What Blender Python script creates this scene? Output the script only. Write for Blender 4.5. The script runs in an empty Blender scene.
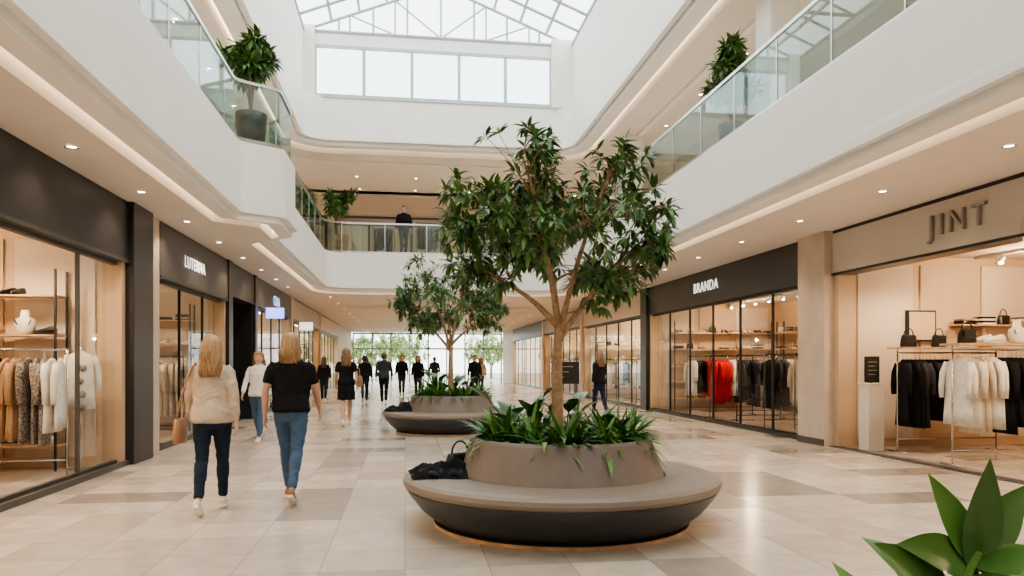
import bpy, math, random
from mathutils import Vector, Matrix, noise
from mathutils.bvhtree import BVHTree
R=random.Random(7)
sin,cos,pi=math.sin,math.cos,math.pi
scene=bpy.context.scene

# ---------------------------------------------------------------- materials
def mat(name,col,rough=.5,metal=0,var=0,scale=8,bump=0,bscale=40,emit=None,es=0,spec=.5,coat=0,island=0):
    m=bpy.data.materials.new(name); m.use_nodes=True
    nt=m.node_tree; N=nt.nodes; L=nt.links
    b=N['Principled BSDF']
    b.inputs['Base Color'].default_value=(*col,1)
    b.inputs['Roughness'].default_value=rough
    b.inputs['Metallic'].default_value=metal
    b.inputs['Specular IOR Level'].default_value=spec
    b.inputs['Coat Weight'].default_value=coat
    if emit:
        b.inputs['Emission Color'].default_value=(*emit,1); b.inputs['Emission Strength'].default_value=es
    tc=N.new('ShaderNodeTexCoord')
    if var or island:
        if island:
            g=N.new('ShaderNodeNewGeometry'); src=g.outputs['Random Per Island']; k=island
        else:
            n=N.new('ShaderNodeTexNoise'); n.inputs['Scale'].default_value=scale; n.inputs['Detail'].default_value=4
            L.new(tc.outputs['Object'],n.inputs['Vector']); src=n.outputs['Fac']; k=var
        r=N.new('ShaderNodeValToRGB')
        r.color_ramp.elements[0].color=(*[max(0,c*(1-k)) for c in col],1)
        r.color_ramp.elements[1].color=(*[min(1,c*(1+k)) for c in col],1)
        if not island:
            r.color_ramp.elements[0].position=.3; r.color_ramp.elements[1].position=.7
        L.new(src,r.inputs['Fac']); L.new(r.outputs['Color'],b.inputs['Base Color'])
    if bump:
        n2=N.new('ShaderNodeTexNoise'); n2.inputs['Scale'].default_value=bscale; n2.inputs['Detail'].default_value=3
        L.new(tc.outputs['Object'],n2.inputs['Vector'])
        bp=N.new('ShaderNodeBump'); bp.inputs['Strength'].default_value=bump; bp.inputs['Distance'].default_value=.01
        L.new(n2.outputs['Fac'],bp.inputs['Height']); L.new(bp.outputs['Normal'],b.inputs['Normal'])
    return m
def glassmat(name,tint,base=.03,edge=.6):
    m=bpy.data.materials.new(name); m.use_nodes=True
    nt=m.node_tree; N=nt.nodes; L=nt.links
    N.remove(N['Principled BSDF']); out=N['Material Output']
    t=N.new('ShaderNodeBsdfTransparent'); t.inputs['Color'].default_value=(*tint,1)
    g=N.new('ShaderNodeBsdfGlossy'); g.inputs['Roughness'].default_value=.02
    lw=N.new('ShaderNodeLayerWeight'); lw.inputs['Blend'].default_value=.5
    p=N.new('ShaderNodeMath'); p.operation='POWER'; L.new(lw.outputs['Facing'],p.inputs[0]); p.inputs[1].default_value=4
    q=N.new('ShaderNodeMath'); q.operation='MULTIPLY_ADD'; L.new(p.outputs[0],q.inputs[0]); q.inputs[1].default_value=edge; q.inputs[2].default_value=base
    mx=N.new('ShaderNodeMixShader')
    L.new(q.outputs[0],mx.inputs[0]); L.new(t.outputs[0],mx.inputs[1]); L.new(g.outputs[0],mx.inputs[2])
    L.new(mx.outputs[0],out.inputs['Surface'])
    return m
WHITE=mat('plaster_white',(.86,.83,.79),.55,var=.02,scale=1)
SOFF=mat('plaster_soffit',(.82,.74,.66),.5,var=.02,scale=1)
BEIGE=mat('stone_beige',(.52,.44,.36),.45,var=.08,scale=3)
TAN=mat('store_wall_tan',(.58,.42,.28),.5,var=.05,scale=2)
CREAM=mat('store_cream',(.68,.56,.45),.5,var=.04,scale=2)
HEADC=mat('header_greige',(.54,.49,.43),.5,var=.03,scale=2)
CHAR=mat('charcoal_panel',(.022,.022,.024),.35,var=.1,scale=2)
GREYP=mat('grey_panel',(.065,.062,.06),.4,var=.08,scale=2)
BLACK=mat('black_metal',(.015,.015,.016),.35)
STEEL=mat('brushed_steel',(.6,.6,.6),.25,metal=1)
WOOD=mat('oak_wood',(.42,.25,.13),.45,var=.25,scale=6)
LWOOD=mat('light_wood',(.52,.36,.22),.45,var=.2,scale=6)
FRAME=mat('window_frame_white',(.46,.51,.54),.4,var=.02)
COVE=mat('cove_strip',(1,.9,.75),.5,emit=(1,.80,.58),es=2.8)
LAMP=mat('lamp_lens',(1,1,1),.5,emit=(1,.88,.72),es=16)
SIGNW=mat('sign_lit',(1,1,1),.4,emit=(1,.97,.92),es=1.1)
SIGNB=mat('sign_blue',(.25,.35,1),.4,emit=(.25,.4,1),es=2)
SIGNM=mat('sign_metal',(.36,.33,.30),.35,metal=.5)
GLASS=glassmat('clear_glass',(.94,.96,.95),.04,.5)
BGLASS=glassmat('balustrade_glass',(.72,.83,.82),.07,.55)
SKYG=glassmat('skylight_glass',(.86,.94,.96),.02,.3)

def floor_mat():
    m=bpy.data.materials.new('polished_tile_floor'); m.use_nodes=True
    nt=m.node_tree; N=nt.nodes; L=nt.links; b=N['Principled BSDF']
    tc=N.new('ShaderNodeTexCoord')
    def vm(op,a,bv):
        n=N.new('ShaderNodeVectorMath'); n.operation=op; L.new(a,n.inputs[0])
        if bv is not None: n.inputs[1].default_value=bv
        return n.outputs[0]
    def ma(op,a,bv=None,c=None):
        n=N.new('ShaderNodeMath'); n.operation=op
        for i,v in enumerate((a,bv,c)):
            if v is None: continue
            if isinstance(v,(int,float)): n.inputs[i].default_value=v
            else: L.new(v,n.inputs[i])
        return n.outputs[0]
    def cells(sx,sy,seed):
        v=vm('MULTIPLY',tc.outputs['Object'],(1/sx,1/sy,0)); f=vm('FLOOR',v,None)
        f=vm('ADD',f,(seed,seed*1.7,.5))
        w=N.new('ShaderNodeTexWhiteNoise'); w.noise_dimensions='3D'; L.new(f,w.inputs['Vector'])
        return v,w.outputs['Value']
    v1,w1=cells(.6,.6,3.0)
    v2,w2=cells(.6,1.8,14.0)
    v3,w3=cells(1.2,.6,27.0)
    ramp=N.new('ShaderNodeValToRGB'); ramp.color_ramp.interpolation='LINEAR'
    ramp.color_ramp.elements[0].color=(.49,.42,.35,1); ramp.color_ramp.elements[1].color=(.64,.56,.475,1)
    L.new(w1,ramp.inputs['Fac'])
    n=N.new('ShaderNodeTexNoise'); n.inputs['Scale'].default_value=5; n.inputs['Detail'].default_value=6
    L.new(tc.outputs['Object'],n.inputs['Vector'])
    dark=ma('MAXIMUM',ma('MULTIPLY',ma('GREATER_THAN',w2,.80),.55),ma('MULTIPLY',ma('GREATER_THAN',w3,.91),.75))
    mx=N.new('ShaderNodeMix'); mx.data_type='RGBA'; L.new(dark,mx.inputs[0]); L.new(ramp.outputs['Color'],mx.inputs[6]); mx.inputs[7].default_value=(.24,.205,.18,1)
    mm=N.new('ShaderNodeMix'); mm.data_type='RGBA'; mm.blend_type='MULTIPLY'; mm.inputs[0].default_value=.4
    L.new(mx.outputs[2],mm.inputs[6])
    r2=N.new('ShaderNodeValToRGB'); r2.color_ramp.elements[0].position=.35; r2.color_ramp.elements[0].color=(.78,.75,.72,1); r2.color_ramp.elements[1].position=.65
    L.new(n.outputs['Fac'],r2.inputs['Fac']); L.new(r2.outputs['Color'],mm.inputs[7])
    sp=N.new('ShaderNodeSeparateXYZ'); fr=vm('FRACTION',v1,None); L.new(fr,sp.inputs[0])
    def edge(o): return ma('LESS_THAN',ma('ABSOLUTE',ma('SUBTRACT',o,.5)),.494)
    j=ma('MULTIPLY',edge(sp.outputs[0]),edge(sp.outputs[1]))
    mj=N.new('ShaderNodeMix'); mj.data_type='RGBA'; L.new(j,mj.inputs[0]); mj.inputs[6].default_value=(.30,.25,.21,1); L.new(mm.outputs[2],mj.inputs[7])
    L.new(mj.outputs[2],b.inputs['Base Color'])
    rr=N.new('ShaderNodeMapRange'); L.new(n.outputs['Fac'],rr.inputs[0]); rr.inputs[3].default_value=.14; rr.inputs[4].default_value=.27
    L.new(rr.outputs[0],b.inputs['Roughness'])
    b.inputs['Specular IOR Level'].default_value=.65
    return m
FLOOR=floor_mat()

# ---------------------------------------------------------------- mesh builder
class MB:
    def __init__(s): s.v=[];s.f=[];s.m=[];s.s=[];s.mats=[]
    def mi(s,m):
        if m not in s.mats: s.mats.append(m)
        return s.mats.index(m)
    def add(s,vs,fs,m,sm=True):
        o=len(s.v); s.v.extend([tuple(v) for v in vs]); i=s.mi(m)
        for f in fs: s.f.append(tuple(a+o for a in f)); s.m.append(i); s.s.append(sm)
    def box(s,x0,x1,y0,y1,z0,z1,m,rot=0,c=None):
        vs=[(x0,y0,z0),(x1,y0,z0),(x1,y1,z0),(x0,y1,z0),(x0,y0,z1),(x1,y0,z1),(x1,y1,z1),(x0,y1,z1)]
        if rot:
            cx,cy=c or ((x0+x1)/2,(y0+y1)/2)
            vs=[(cx+(x-cx)*cos(rot)-(y-cy)*sin(rot),cy+(x-cx)*sin(rot)+(y-cy)*cos(rot),z) for x,y,z in vs]
        s.add(vs,[(0,3,2,1),(4,5,6,7),(0,1,5,4),(1,2,6,5),(2,3,7,6),(3,0,4,7)],m,False)
    def lathe(s,prof,cx,cy,seg=48,sm=True):
        n=len(prof)
        for k in range(n-1):
            r0,z0,_=prof[k]; r1,z1,m=prof[k+1]
            vs=[];fs=[]
            for i in range(seg):
                a=2*pi*i/seg
                vs.append((cx+r0*cos(a),cy+r0*sin(a),z0)); vs.append((cx+r1*cos(a),cy+r1*sin(a),z1))
            for i in range(seg):
                j=(i+1)%seg; fs.append((2*i,2*j,2*j+1,2*i+1))
            s.add(vs,fs,m,sm)
    def tube(s,pts,rad,m,seg=8,wide=None,sm=True,fold=0,ph=0):
        pts=[Vector(p) for p in pts]; n=len(pts)
        rad=[(r,r) if isinstance(r,(int,float)) else r for r in rad]
        vs=[];fs=[]; u=None
        for i in range(n):
            t=(pts[min(i+1,n-1)]-pts[max(i-1,0)]).normalized()
            if wide is not None: w=Vector(wide)
            elif u is None: w=Vector((1,0,0)) if abs(t.x)<.8 else Vector((0,1,0))
            else: w=u
            u=(w-t*w.dot(t))
            if u.length<1e-4: u=Vector((0,1,0))-t*t.y
            u.normalize(); v=t.cross(u)
            for k in range(seg):
                a=2*pi*k/seg; f=1+fold*sin(5*a+ph)+fold*.6*sin(9*a+ph*2)
                vs.append(pts[i]+u*(cos(a)*rad[i][0]*f)+v*(sin(a)*rad[i][1]*f))
        for i in range(n-1):
            for k in range(seg):
                j=(k+1)%seg; fs.append((i*seg+k,i*seg+j,(i+1)*seg+j,(i+1)*seg+k))
        fs.append(tuple(range(seg))[::-1]); fs.append(tuple((n-1)*seg+k for k in range(seg)))
        s.add(vs,fs,m,sm)
    def stack(s,rings,m,seg=24,pw=1.0,cx=0,cy=0):
        vs=[];fs=[]
        for (z,rx,ry,yo) in rings:
            for k in range(seg):
                a=2*pi*k/seg; ca,sa=cos(a),sin(a)
                ca=math.copysign(abs(ca)**pw,ca); sa=math.copysign(abs(sa)**pw,sa)
                vs.append((cx+rx*ca,cy+yo+ry*sa,z))
        n=len(rings)
        for i in range(n-1):
            for k in range(seg):
                j=(k+1)%seg; fs.append((i*seg+k,i*seg+j,(i+1)*seg+j,(i+1)*seg+k))
        fs.append(tuple(range(seg))[::-1]); fs.append(tuple((n-1)*seg+k for k in range(seg)))
        s.add(vs,fs,m,True)
    def ball(s,c,r,m,seg=12,rings=8):
        rx,ry,rz=r if not isinstance(r,(int,float)) else (r,r,r)
        vs=[];fs=[]
        for i in range(rings+1):
            p=pi*(i+.001)/(rings+.002)
            for k in range(seg):
                a=2*pi*k/seg; vs.append((c[0]+rx*sin(p)*cos(a),c[1]+ry*sin(p)*sin(a),c[2]-rz*cos(p)))
        for i in range(rings):
            for k in range(seg):
                j=(k+1)%seg; fs.append((i*seg+k,i*seg+j,(i+1)*seg+j,(i+1)*seg+k))
        s.add(vs,fs,m,True)
    def leaf(s,p,d,L,W,droop,m,n=4,fold=.25,up=None):
        p=Vector(p); d=Vector(d).normalized(); Z=Vector((0,0,1))
        side=d.cross(Vector(up) if up else Z)
        if side.length<.05: side=Vector((1,0,0)).cross(d)
        side.normalize(); vs=[];fs=[]
        st=L/n; c=p.copy(); dd=d.copy()
        for i in range(n+1):
            t=i/n; w=W*.5*(sin(pi*min(1,t**.75)) if 0<t<1 else (0.06 if t==0 else 0.0))
            nn=side.cross(dd).normalized()
            vs+= [c-side*w+nn*w*fold, c.copy(), c+side*w+nn*w*fold]
            dd=(dd+Vector((0,0,-droop/n))).normalized(); c=c+dd*st
        for i in range(n):
            a=i*3; fs+=[(a,a+1,a+4,a+3),(a+1,a+2,a+5,a+4)]
        s.add(vs,fs,m,True)
    def build(s,name,bevel=0):
        me=bpy.data.meshes.new(name)
        me.from_pydata(s.v,[],s.f)
        for m in s.mats: me.materials.append(m)
        me.polygons.foreach_set('material_index',s.m); me.polygons.foreach_set('use_smooth',s.s)
        me.update()
        o=bpy.data.objects.new(name,me); scene.collection.objects.link(o)
        if bevel:
            b=o.modifiers.new('bevel','BEVEL'); b.width=bevel; b.segments=2; b.limit_method='ANGLE'
        return o

# ---------------------------------------------------------------- room shell
XL,XR=-4.0,7.5
CZ=3.8
b=MB(); b.box(-9,13,-6,60,-.15,0,FLOOR); b.build('floor')

def arc(cx,cy,r,a0,a1,n=8):
    out=[]
    for i in range(n+1):
        a=a0+(a1-a0)*i/n; out.append((cx+r*cos(a),cy+r*sin(a),cos(a),sin(a)))
    return out
def smooth(t): t=max(0,min(1,t)); return t*t*(3-2*t)
YE=25.6
path1=[(-2.72,-5.95,-1,0),(-2.72,6,-1,0),(-2.72,12.7,-1,0)]
for i in range(1,41):
    y=12.7+i*.08
    x=-2.72+.66*smooth((y-12.85)/.6)-.52*smooth((y-14.6)/.8)
    path1.append((x,y,-1,0))
path1.append((-2.58,20,-1,0))
path1+=arc(-1.78,YE-.8,.8,pi,pi/2)+arc(4.4,YE-.8,.8,pi/2,0)
path1+=[(5.2,20,1,0),(5.2,10,1,0),(5.2,-5.95,1,0)]
def strip(mb,path,a,b_,z0,z1,m,sm=False):
    vs=[];fs=[]
    for x,y,nx,ny in path:
        vs+=[(x+nx*a,y+ny*a,z0),(x+nx*b_,y+ny*b_,z0),(x+nx*b_,y+ny*b_,z1),(x+nx*a,y+ny*a,z1)]
    n=len(path)
    for i in range(n-1):
        o=i*4; q=o+4
        for k in range(4):
            l=(k+1)%4; fs.append((o+k,q+k,q+l,o+l))
    fs.append((0,1,2,3)); fs.append(tuple((n-1)*4+k for k in (3,2,1,0)))
    mb.add(vs,fs,m,sm)
F1=5.15
b=MB()
strip(b,path1,0,6,4.0,F1,WHITE)
strip(b,path1,-.035,.1,3.97,4.10,WHITE)
b.box(-9,13,31,60,4.0,F1,WHITE)
b.build('floor_upper')
b=MB()
strip(b,path1,.06,.30,3.86,4.0,WHITE)
strip(b,path1,.42,6.2,CZ,3.98,SOFF)
b.box(-9,13,31.5,58,CZ,3.98,SOFF)
b.build('ceiling')
b=MB(); strip(b,path1,.31,.41,3.975,3.995,COVE); b.build('cove_light_strip')
b=MB()
strip(b,path1,.08,.095,F1-.02,6.14,BGLASS)
strip(b,path1,.06,.115,6.14,6.19,STEEL)
strip(b,path1,.05,.125,F1,F1+.07,STEEL)
acc=0; 
for i in range(len(path1)-1):
    x0,y0,n0,m0=path1[i]; x1,y1,n1,m1=path1[i+1]
    sl=math.hypot(x1-x0,y1-y0); t=1.4-acc
    while t<sl:
        k=t/sl; x=x0+(x1-x0)*k+n0*.088; y=y0+(y1-y0)*k+m0*.088
        b.box(x-.012,x+.012,y-.012,y+.012,F1,6.14,STEEL); t+=1.4
    acc=sl-(t-1.4)
b.build('glass_balustrade')

# level 2
AX0,AX1=-3.25,5.6
path2=[(AX0,-6,-1,0),(AX0,10,-1,0)]+arc(AX0+.8,24.2,.8,pi,pi/2)+arc(AX1-.8,24.2,.8,pi/2,0)+[(AX1,10,1,0),(AX1,-6,1,0)]
b=MB()
strip(b,path2,0,.3,8.75,10.15,WHITE)
strip(b,path2,-.04,.1,8.72,8.86,WHITE)
strip(b,path2,.12,.5,8.6,8.9,WHITE)
strip(b,path2,.6,6.5,8.45,8.9,SOFF)
strip(b,path2,1.4,1.55,8.38,8.45,WHITE)
b.box(-9,13,31,40,8.45,8.9,SOFF)
b.build('ceiling_upper')
b=MB(); strip(b,path2,.51,.59,8.70,8.73,COVE); b.build('cove_light_strip')
WX0,WX1=AX0+.35,AX1-.7
b=MB()
b.box(AX0-.3,AX0,-6,25,10.15,12.3,WHITE); b.box(AX0,WX0,24.85,25.2,10.1,12.4,WHITE); b.build('wall_clerestory_left')
b=MB(); b.box(AX1,AX1+.3,-6,25,10.15,12.3,WHITE); b.box(WX1,AX1,24.85,25.2,10.1,12.4,WHITE); b.build('wall_clerestory_right')
b=MB()
y0=25.0
b.box(WX0,WX1,y0,y0+.18,11.80,12.2,WHITE); b.box(WX0,WX1,y0-.04,y0+.15,10.1,10.22,FRAME)
for i in range(6):
    x=WX0+(WX1-WX0)*i/5; b.box(x-.05,x+.05,y0,y0+.12,10.15,11.8,FRAME)
b.box(WX0,WX1,y0-.02,y0+.1,11.74,11.82,FRAME)
b.box(WX0,WX1,y0+.05,y0+.06,10.15,11.8,SKYG)
b.build('window_1')
b=MB()
ex0,ex1,ez,rz=AX0,AX1,12.25,14.0; rx=(ex0+ex1)/2
def beam(mb,p,q,w,m): mb.tube([p,q],[w,w],m,seg=4,sm=False)
for i in range(0,28):
    y=25.0-i*1.15
    beam(b,(ex0,y,ez),(rx,y,rz),.055,FRAME); beam(b,(rx,y,rz),(ex1,y,ez),.055,FRAME)
    if i%3==0:
        beam(b,(ex0,y,ez),(ex1,y,ez),.065,FRAME)
        for k in (.33,.66):
            for ex in (ex0,ex1):
                xk=ex+(rx-ex)*k; zk=ez+(rz-ez)*k
                beam(b,(xk,y,zk),(xk,y,ez),.03,FRAME); beam(b,(xk,y,zk),(ex+(rx-ex)*(k+.34),y,ez),.03,FRAME)
        beam(b,(rx,y,rz),(rx,y,ez),.035,FRAME)
for k in (0,.2,.4,.6,.8,1):
    for ex in (ex0,ex1):
        x=ex+(rx-ex)*k; z=ez+(rz-ez)*k
        b.box(x-.04,x+.04,-6,25,z-.04,z+.04,FRAME)
for i in range(1,8):
    x=ex0+(ex1-ex0)*i/8; zt=ez+(rz-ez)*(1-abs(x-rx)/(rx-ex0)); b.box(x-.035,x+.035,25,25.08,ez,zt,FRAME)
b.add([(ex0,-6,ez+.06),(rx,-6,rz+.06),(rx,25.1,rz+.06),(ex0,25.1,ez+.06)],[(0,1,2,3)],SKYG,False)
b.add([(ex1,-6,ez+.06),(rx,-6,rz+.06),(rx,25.1,rz+.06),(ex1,25.1,ez+.06)],[(0,1,2,3)],SKYG,False)
b.add([(ex0,25.04,ez),(ex1,25.04,ez),(rx,25.04,rz)],[(0,1,2)],SKYG,False)
b.build('skylight_roof')

b=MB(); b.box(-9.2,-9,-6,60,0,9,CREAM); b.box(-6.7,-6.5,-6,32,F1,8.45,CREAM)
b.build('wall_left')
b=MB(); b.box(13,13.2,-6,60,0,9,CREAM); b.box(9.2,9.4,-6,32,F1,8.45,CREAM)
for i in range(9):
    y=2+i*3.2
    b.box(9.1,9.2,y,y+2.6,F1,7.9,CHAR); b.box(9.06,9.11,y+.15,y+2.45,F1+.1,7.3,TAN)
b.build('wall_right')
b=MB(); b.box(-9,13,-6.2,-6,0,12.3,CREAM); b.build('wall_back')
b=MB()
b.box(-9,13,32,32.2,F1,8.45,CREAM)
for i in range(6):
    x=-6+i*3.1
    b.box(x,x+2.8,31.9,32,F1,7.6,GREYP); b.box(x+.12,x+1.35,31.86,31.92,F1+.1,7.2,CREAM if i%2 else TAN); b.box(x+1.45,x+2.68,31.86,31.92,F1+.1,7.2,TAN)
    b.box(x+.1,x+2.7,31.84,31.9,7.25,7.5,SIGNM)
b.build('wall_upper_end')
b=MB()
for x,y in ((6.9,3.5),(6.9,13.2),(6.9,22.5),(-5.2,4),(-5.2,15),(-5.2,23)):
    b.box(x-.3,x+.3,y-.3,y+.3,F1,8.45,WHITE)
b.build('column',bevel=.03)

WARM=(1,.78,.55)
def downlight(mb,x,y,z):
    mb.lathe([(.075,z-.002,WHITE),(.075,z-.012,WHITE),(.055,z-.012,STEEL),(.05,z-.004,STEEL)],x,y,16)
    mb.lathe([(.05,z-.006,LAMP),(.0,z-.0061,LAMP)],x,y,16)
def light(kind,loc,e,col=WARM,r=.06,rot=None,size=None,spot=2.2,name='downlight_lamp'):
    d=bpy.data.lights.new(name,kind); d.energy=e; d.color=col
    if kind!='AREA': d.shadow_soft_size=r
    if kind=='SPOT': d.spot_size=spot; d.spot_blend=.6
    if kind=='AREA':
        d.shape='RECTANGLE'; d.size=size[0]; d.size_y=size[1]
    o=bpy.data.objects.new(name,d); o.location=loc
    if rot: o.rotation_euler=rot
    scene.collection.objects.link(o); return o
b=MB()
for y in [2.2+2.15*i for i in range(11)]:
    downlight(b,-3.55,y,CZ); downlight(b,6.4,y+.7,CZ)
    light('SPOT',(-3.55,y,CZ-.03),70); light('SPOT',(6.4,y+.7,CZ-.03),95)
for y in range(27,58,3):
    for x in (-2.6,.2,3.2,6.0): downlight(b,x,y,CZ)
    light('SPOT',(.2,y,CZ-.03),120); light('SPOT',(4.2,y,CZ-.03),120)
for y in [3+2.6*i for i in range(9)]:
    downlight(b,7.6,y,8.45); downlight(b,-4.6,y,8.45)
    if 3<y<24: light('SPOT',(7.6,y,8.42),130); light('SPOT',(-4.6,y,8.42),130)
for x in (-4,-1.8,.4,2.6,4.8,7):
    for y in (26.6,28.6,30.6): downlight(b,x,y,8.45)
    light('SPOT',(x,28.6,8.42),200)
b.build('ceiling_downlights')

# ---------------------------------------------------------------- goods
def fab(n,c): return mat('fabric_'+n,c,.85,var=.12,scale=12,bump=.25,bscale=60,spec=.2)
FB=dict(black=fab('black',(.012,.012,.014)),navy=fab('navy',(.02,.025,.045)),cream=fab('cream',(.68,.58,.46)),white=fab('white',(.78,.75,.70)),
  tan=fab('tan',(.42,.27,.16)),grey=fab('grey',(.2,.2,.2)),denim=fab('denim',(.09,.14,.22)),dark=fab('charcoal',(.04,.04,.045)),
  red=fab('red',(.50,.025,.025)),pattern=mat('fabric_pattern',(.25,.22,.2),.8,var=.9,scale=38),brown=fab('brown',(.12,.06,.035)))
LEATHB=mat('black_leather',(.015,.014,.014),.32,bump=.15,bscale=90)
LEATHT=mat('tan_leather',(.35,.19,.10),.4,bump=.15,bscale=90)
LEATHW=mat('cream_leather',(.72,.66,.58),.4,bump=.1,bscale=90)
def garment(mb,x,y,zt,ang,m,L=.8,th=.035,w=1):
    u=Vector((cos(ang),sin(ang),0)); vv=Vector((-sin(ang),cos(ang),0))
    ph=R.random()*6; pr=[(.0,.03,.02),(-.025,.07,.024),(-.06,.16,.028),(-.1,.2,th),(-.25,.195,th),(-.5*L,.19,th*1.1),(-.8*L,.21,th*1.15),(-L,.225,th*1.2)]
    pts=[(x,y,zt+p[0]) for p in pr]
    mb.tube(pts,[(p[1]*w,p[2]) for p in pr],m,seg=20,wide=u,fold=.09,ph=ph)
    for s in (-1,1):
        a=Vector((x,y,zt))+u*(s*.18*w)
        o=vv*R.uniform(-.02,.03)
        mb.tube([a+Vector((0,0,-.07)),a+u*(s*.05)+o+Vector((0,0,-.22)),a+u*(s*.06)+o*2+Vector((0,0,-.42)),a+u*(s*.055)+o*2+Vector((0,0,-.58))],[.042,.045,.038,.032],m,seg=8,fold=.08,ph=ph)
    mb.tube([Vector((x,y,zt+.09)),Vector((x,y,zt+.12))+vv*.015,Vector((x,y,zt+.09))+vv*.03],[.003]*3,STEEL,4)
    mb.tube([(x,y,zt+.09),(x,y,zt-.01)],[.003]*2,STEEL,4)
def rack(x0,x1,y,z=1.6,cols=('black','white','navy'),metal=BLACK,sp=.085,Ls=(.75,1.08),shelf=False,tilt=.3,seq=None):
    mb=MB()
    mb.tube([(x0,y,z),(x1,y,z)],[.013]*2,metal,8)
    for xx in (x0,x1):
        mb.tube([(xx,y,0.015),(xx,y,z)],[.013]*2,metal,8)
        mb.tube([(xx,y-.24,.015),(xx,y+.24,.015)],[.014]*2,metal,8)
    mb.tube([(x0,y,.22),(x1,y,.22)],[.01]*2,metal,8)
    if shelf:
        mb.box(x0-.05,x1+.05,y-.2,y+.2,z+.06,z+.09,LWOOD)
        for xx in (x0,x1): mb.tube([(xx,y,z),(xx,y,z+.07)],[.013]*2,metal,6)
    a=x0+.1; run=0; c=R.choice(cols); L=R.uniform(*Ls); si=0
    while a<x1-.08:
        if run<=0:
            c2=R.choice(cols)
            if c2==c: c2=R.choice(cols)
            if seq: c2=seq[si%len(seq)]; si+=1
            c=c2; run=R.randint(1,4) if not seq else 3; L=R.uniform(*Ls)
        garment(mb,a,y,z-.11,pi/2+R.uniform(-tilt,tilt),FB[c],L+R.uniform(-.03,.03),th=R.uniform(.028,.045))
        a+=sp*R.uniform(.8,1.15); run-=1
    return mb.build('clothing_rack')
def handbag(mb,x,y,z,m,w=.28,h=.18,ang=0):
    u=Vector((cos(ang),sin(ang),0))
    mb.tube([(x,y,z+t*h) for t in (0,.08,.5,.92,1)],[(w*.46,.055),(w*.5,.065),(w*.48,.06),(w*.42,.04),(w*.38,.03)],m,seg=16,wide=u)
    mb.box(x-w*.3,x+w*.3,y-.068,y-.055,z+h*.45,z+h*.95,m,ang,(x,y))
    pts=[Vector((x,y,z+h-.01))+u*(w*.28*cos(a))+Vector((0,0,.12*sin(a))) for a in [pi*i/8 for i in range(9)]]
    mb.tube(pts,[.009]*9,m,6)
def shoe(mb,x,y,z,ang,m,sole=None,s=1):
    u=Vector((sin(ang)*-1,cos(ang),0))
    pr=[(-.075,.035,.03,.03),(-.05,.06,.036,.05),(0,.055,.035,.045),(.06,.045,.04,.032),(.12,.035,.044,.024),(.165,.028,.034,.018),(.185,.022,.015,.01)]
    mb.tube([Vector((x,y,z+p[1]*s))+u*p[0]*s for p in pr],[(p[2]*s,p[3]*s) for p in pr],m,seg=12,wide=(cos(ang),sin(ang),0))
    pr2=[(-.085,.02),(-.06,.036),(0,.034),(.06,.042),(.12,.047),(.17,.036),(.195,.012)]
    mb.tube([Vector((x,y,z+.012*s))+u*p[0]*s for p in pr2],[(p[1]*s,.012*s) for p in pr2],sole or m,seg=10,wide=(cos(ang),sin(ang),0))
def shelving(x0,x1,y0,y1,zs,name='display_shelving',frame=BLACK,posts=True,bare=()):
    mb=MB()
    if posts:
        for xx in (x0,x1):
            for yy in (y0,y1): mb.box(xx-.015,xx+.015,yy-.015,yy+.015,0,zs[-1]+.35,frame)
    for z in zs:
        mb.box(x0,x1,y0,y1,z-.03,z,LWOOD)
        if z in bare: continue
        lx=x1-x0; ly=y1-y0; n=int(max(lx,ly)/.34)
        for i in range(n):
            t=(i+.5)/n; x=x0+lx*t if lx>ly else (x0+x1)/2; y=y0+ly*t if ly>=lx else (y0+y1)/2
            k=R.random(); ang=0 if lx>ly else pi/2
            if k<.22: handbag(mb,x,y,z,R.choice([LEATHB,LEATHT,LEATHW]),.24,.17,ang)
            elif k<.6:
                mm=R.choice([LEATHB,LEATHW,LEATHT]); shoe(mb,x-.06,y,z,ang+R.uniform(2.6,3.4),mm); shoe(mb,x+.06,y,z,ang+3,mm)
            elif k<.92:
                hh=R.randint(2,5)
                for q in range(hh): mb.box(x-.13,x+.13,y-.12,y+.12,z+q*.035,z+q*.035+.03,FB[R.choice(['cream','white','grey','navy','tan','black'])],R.uniform(-.05,.05))
    return mb.build(name,bevel=.004)

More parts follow.
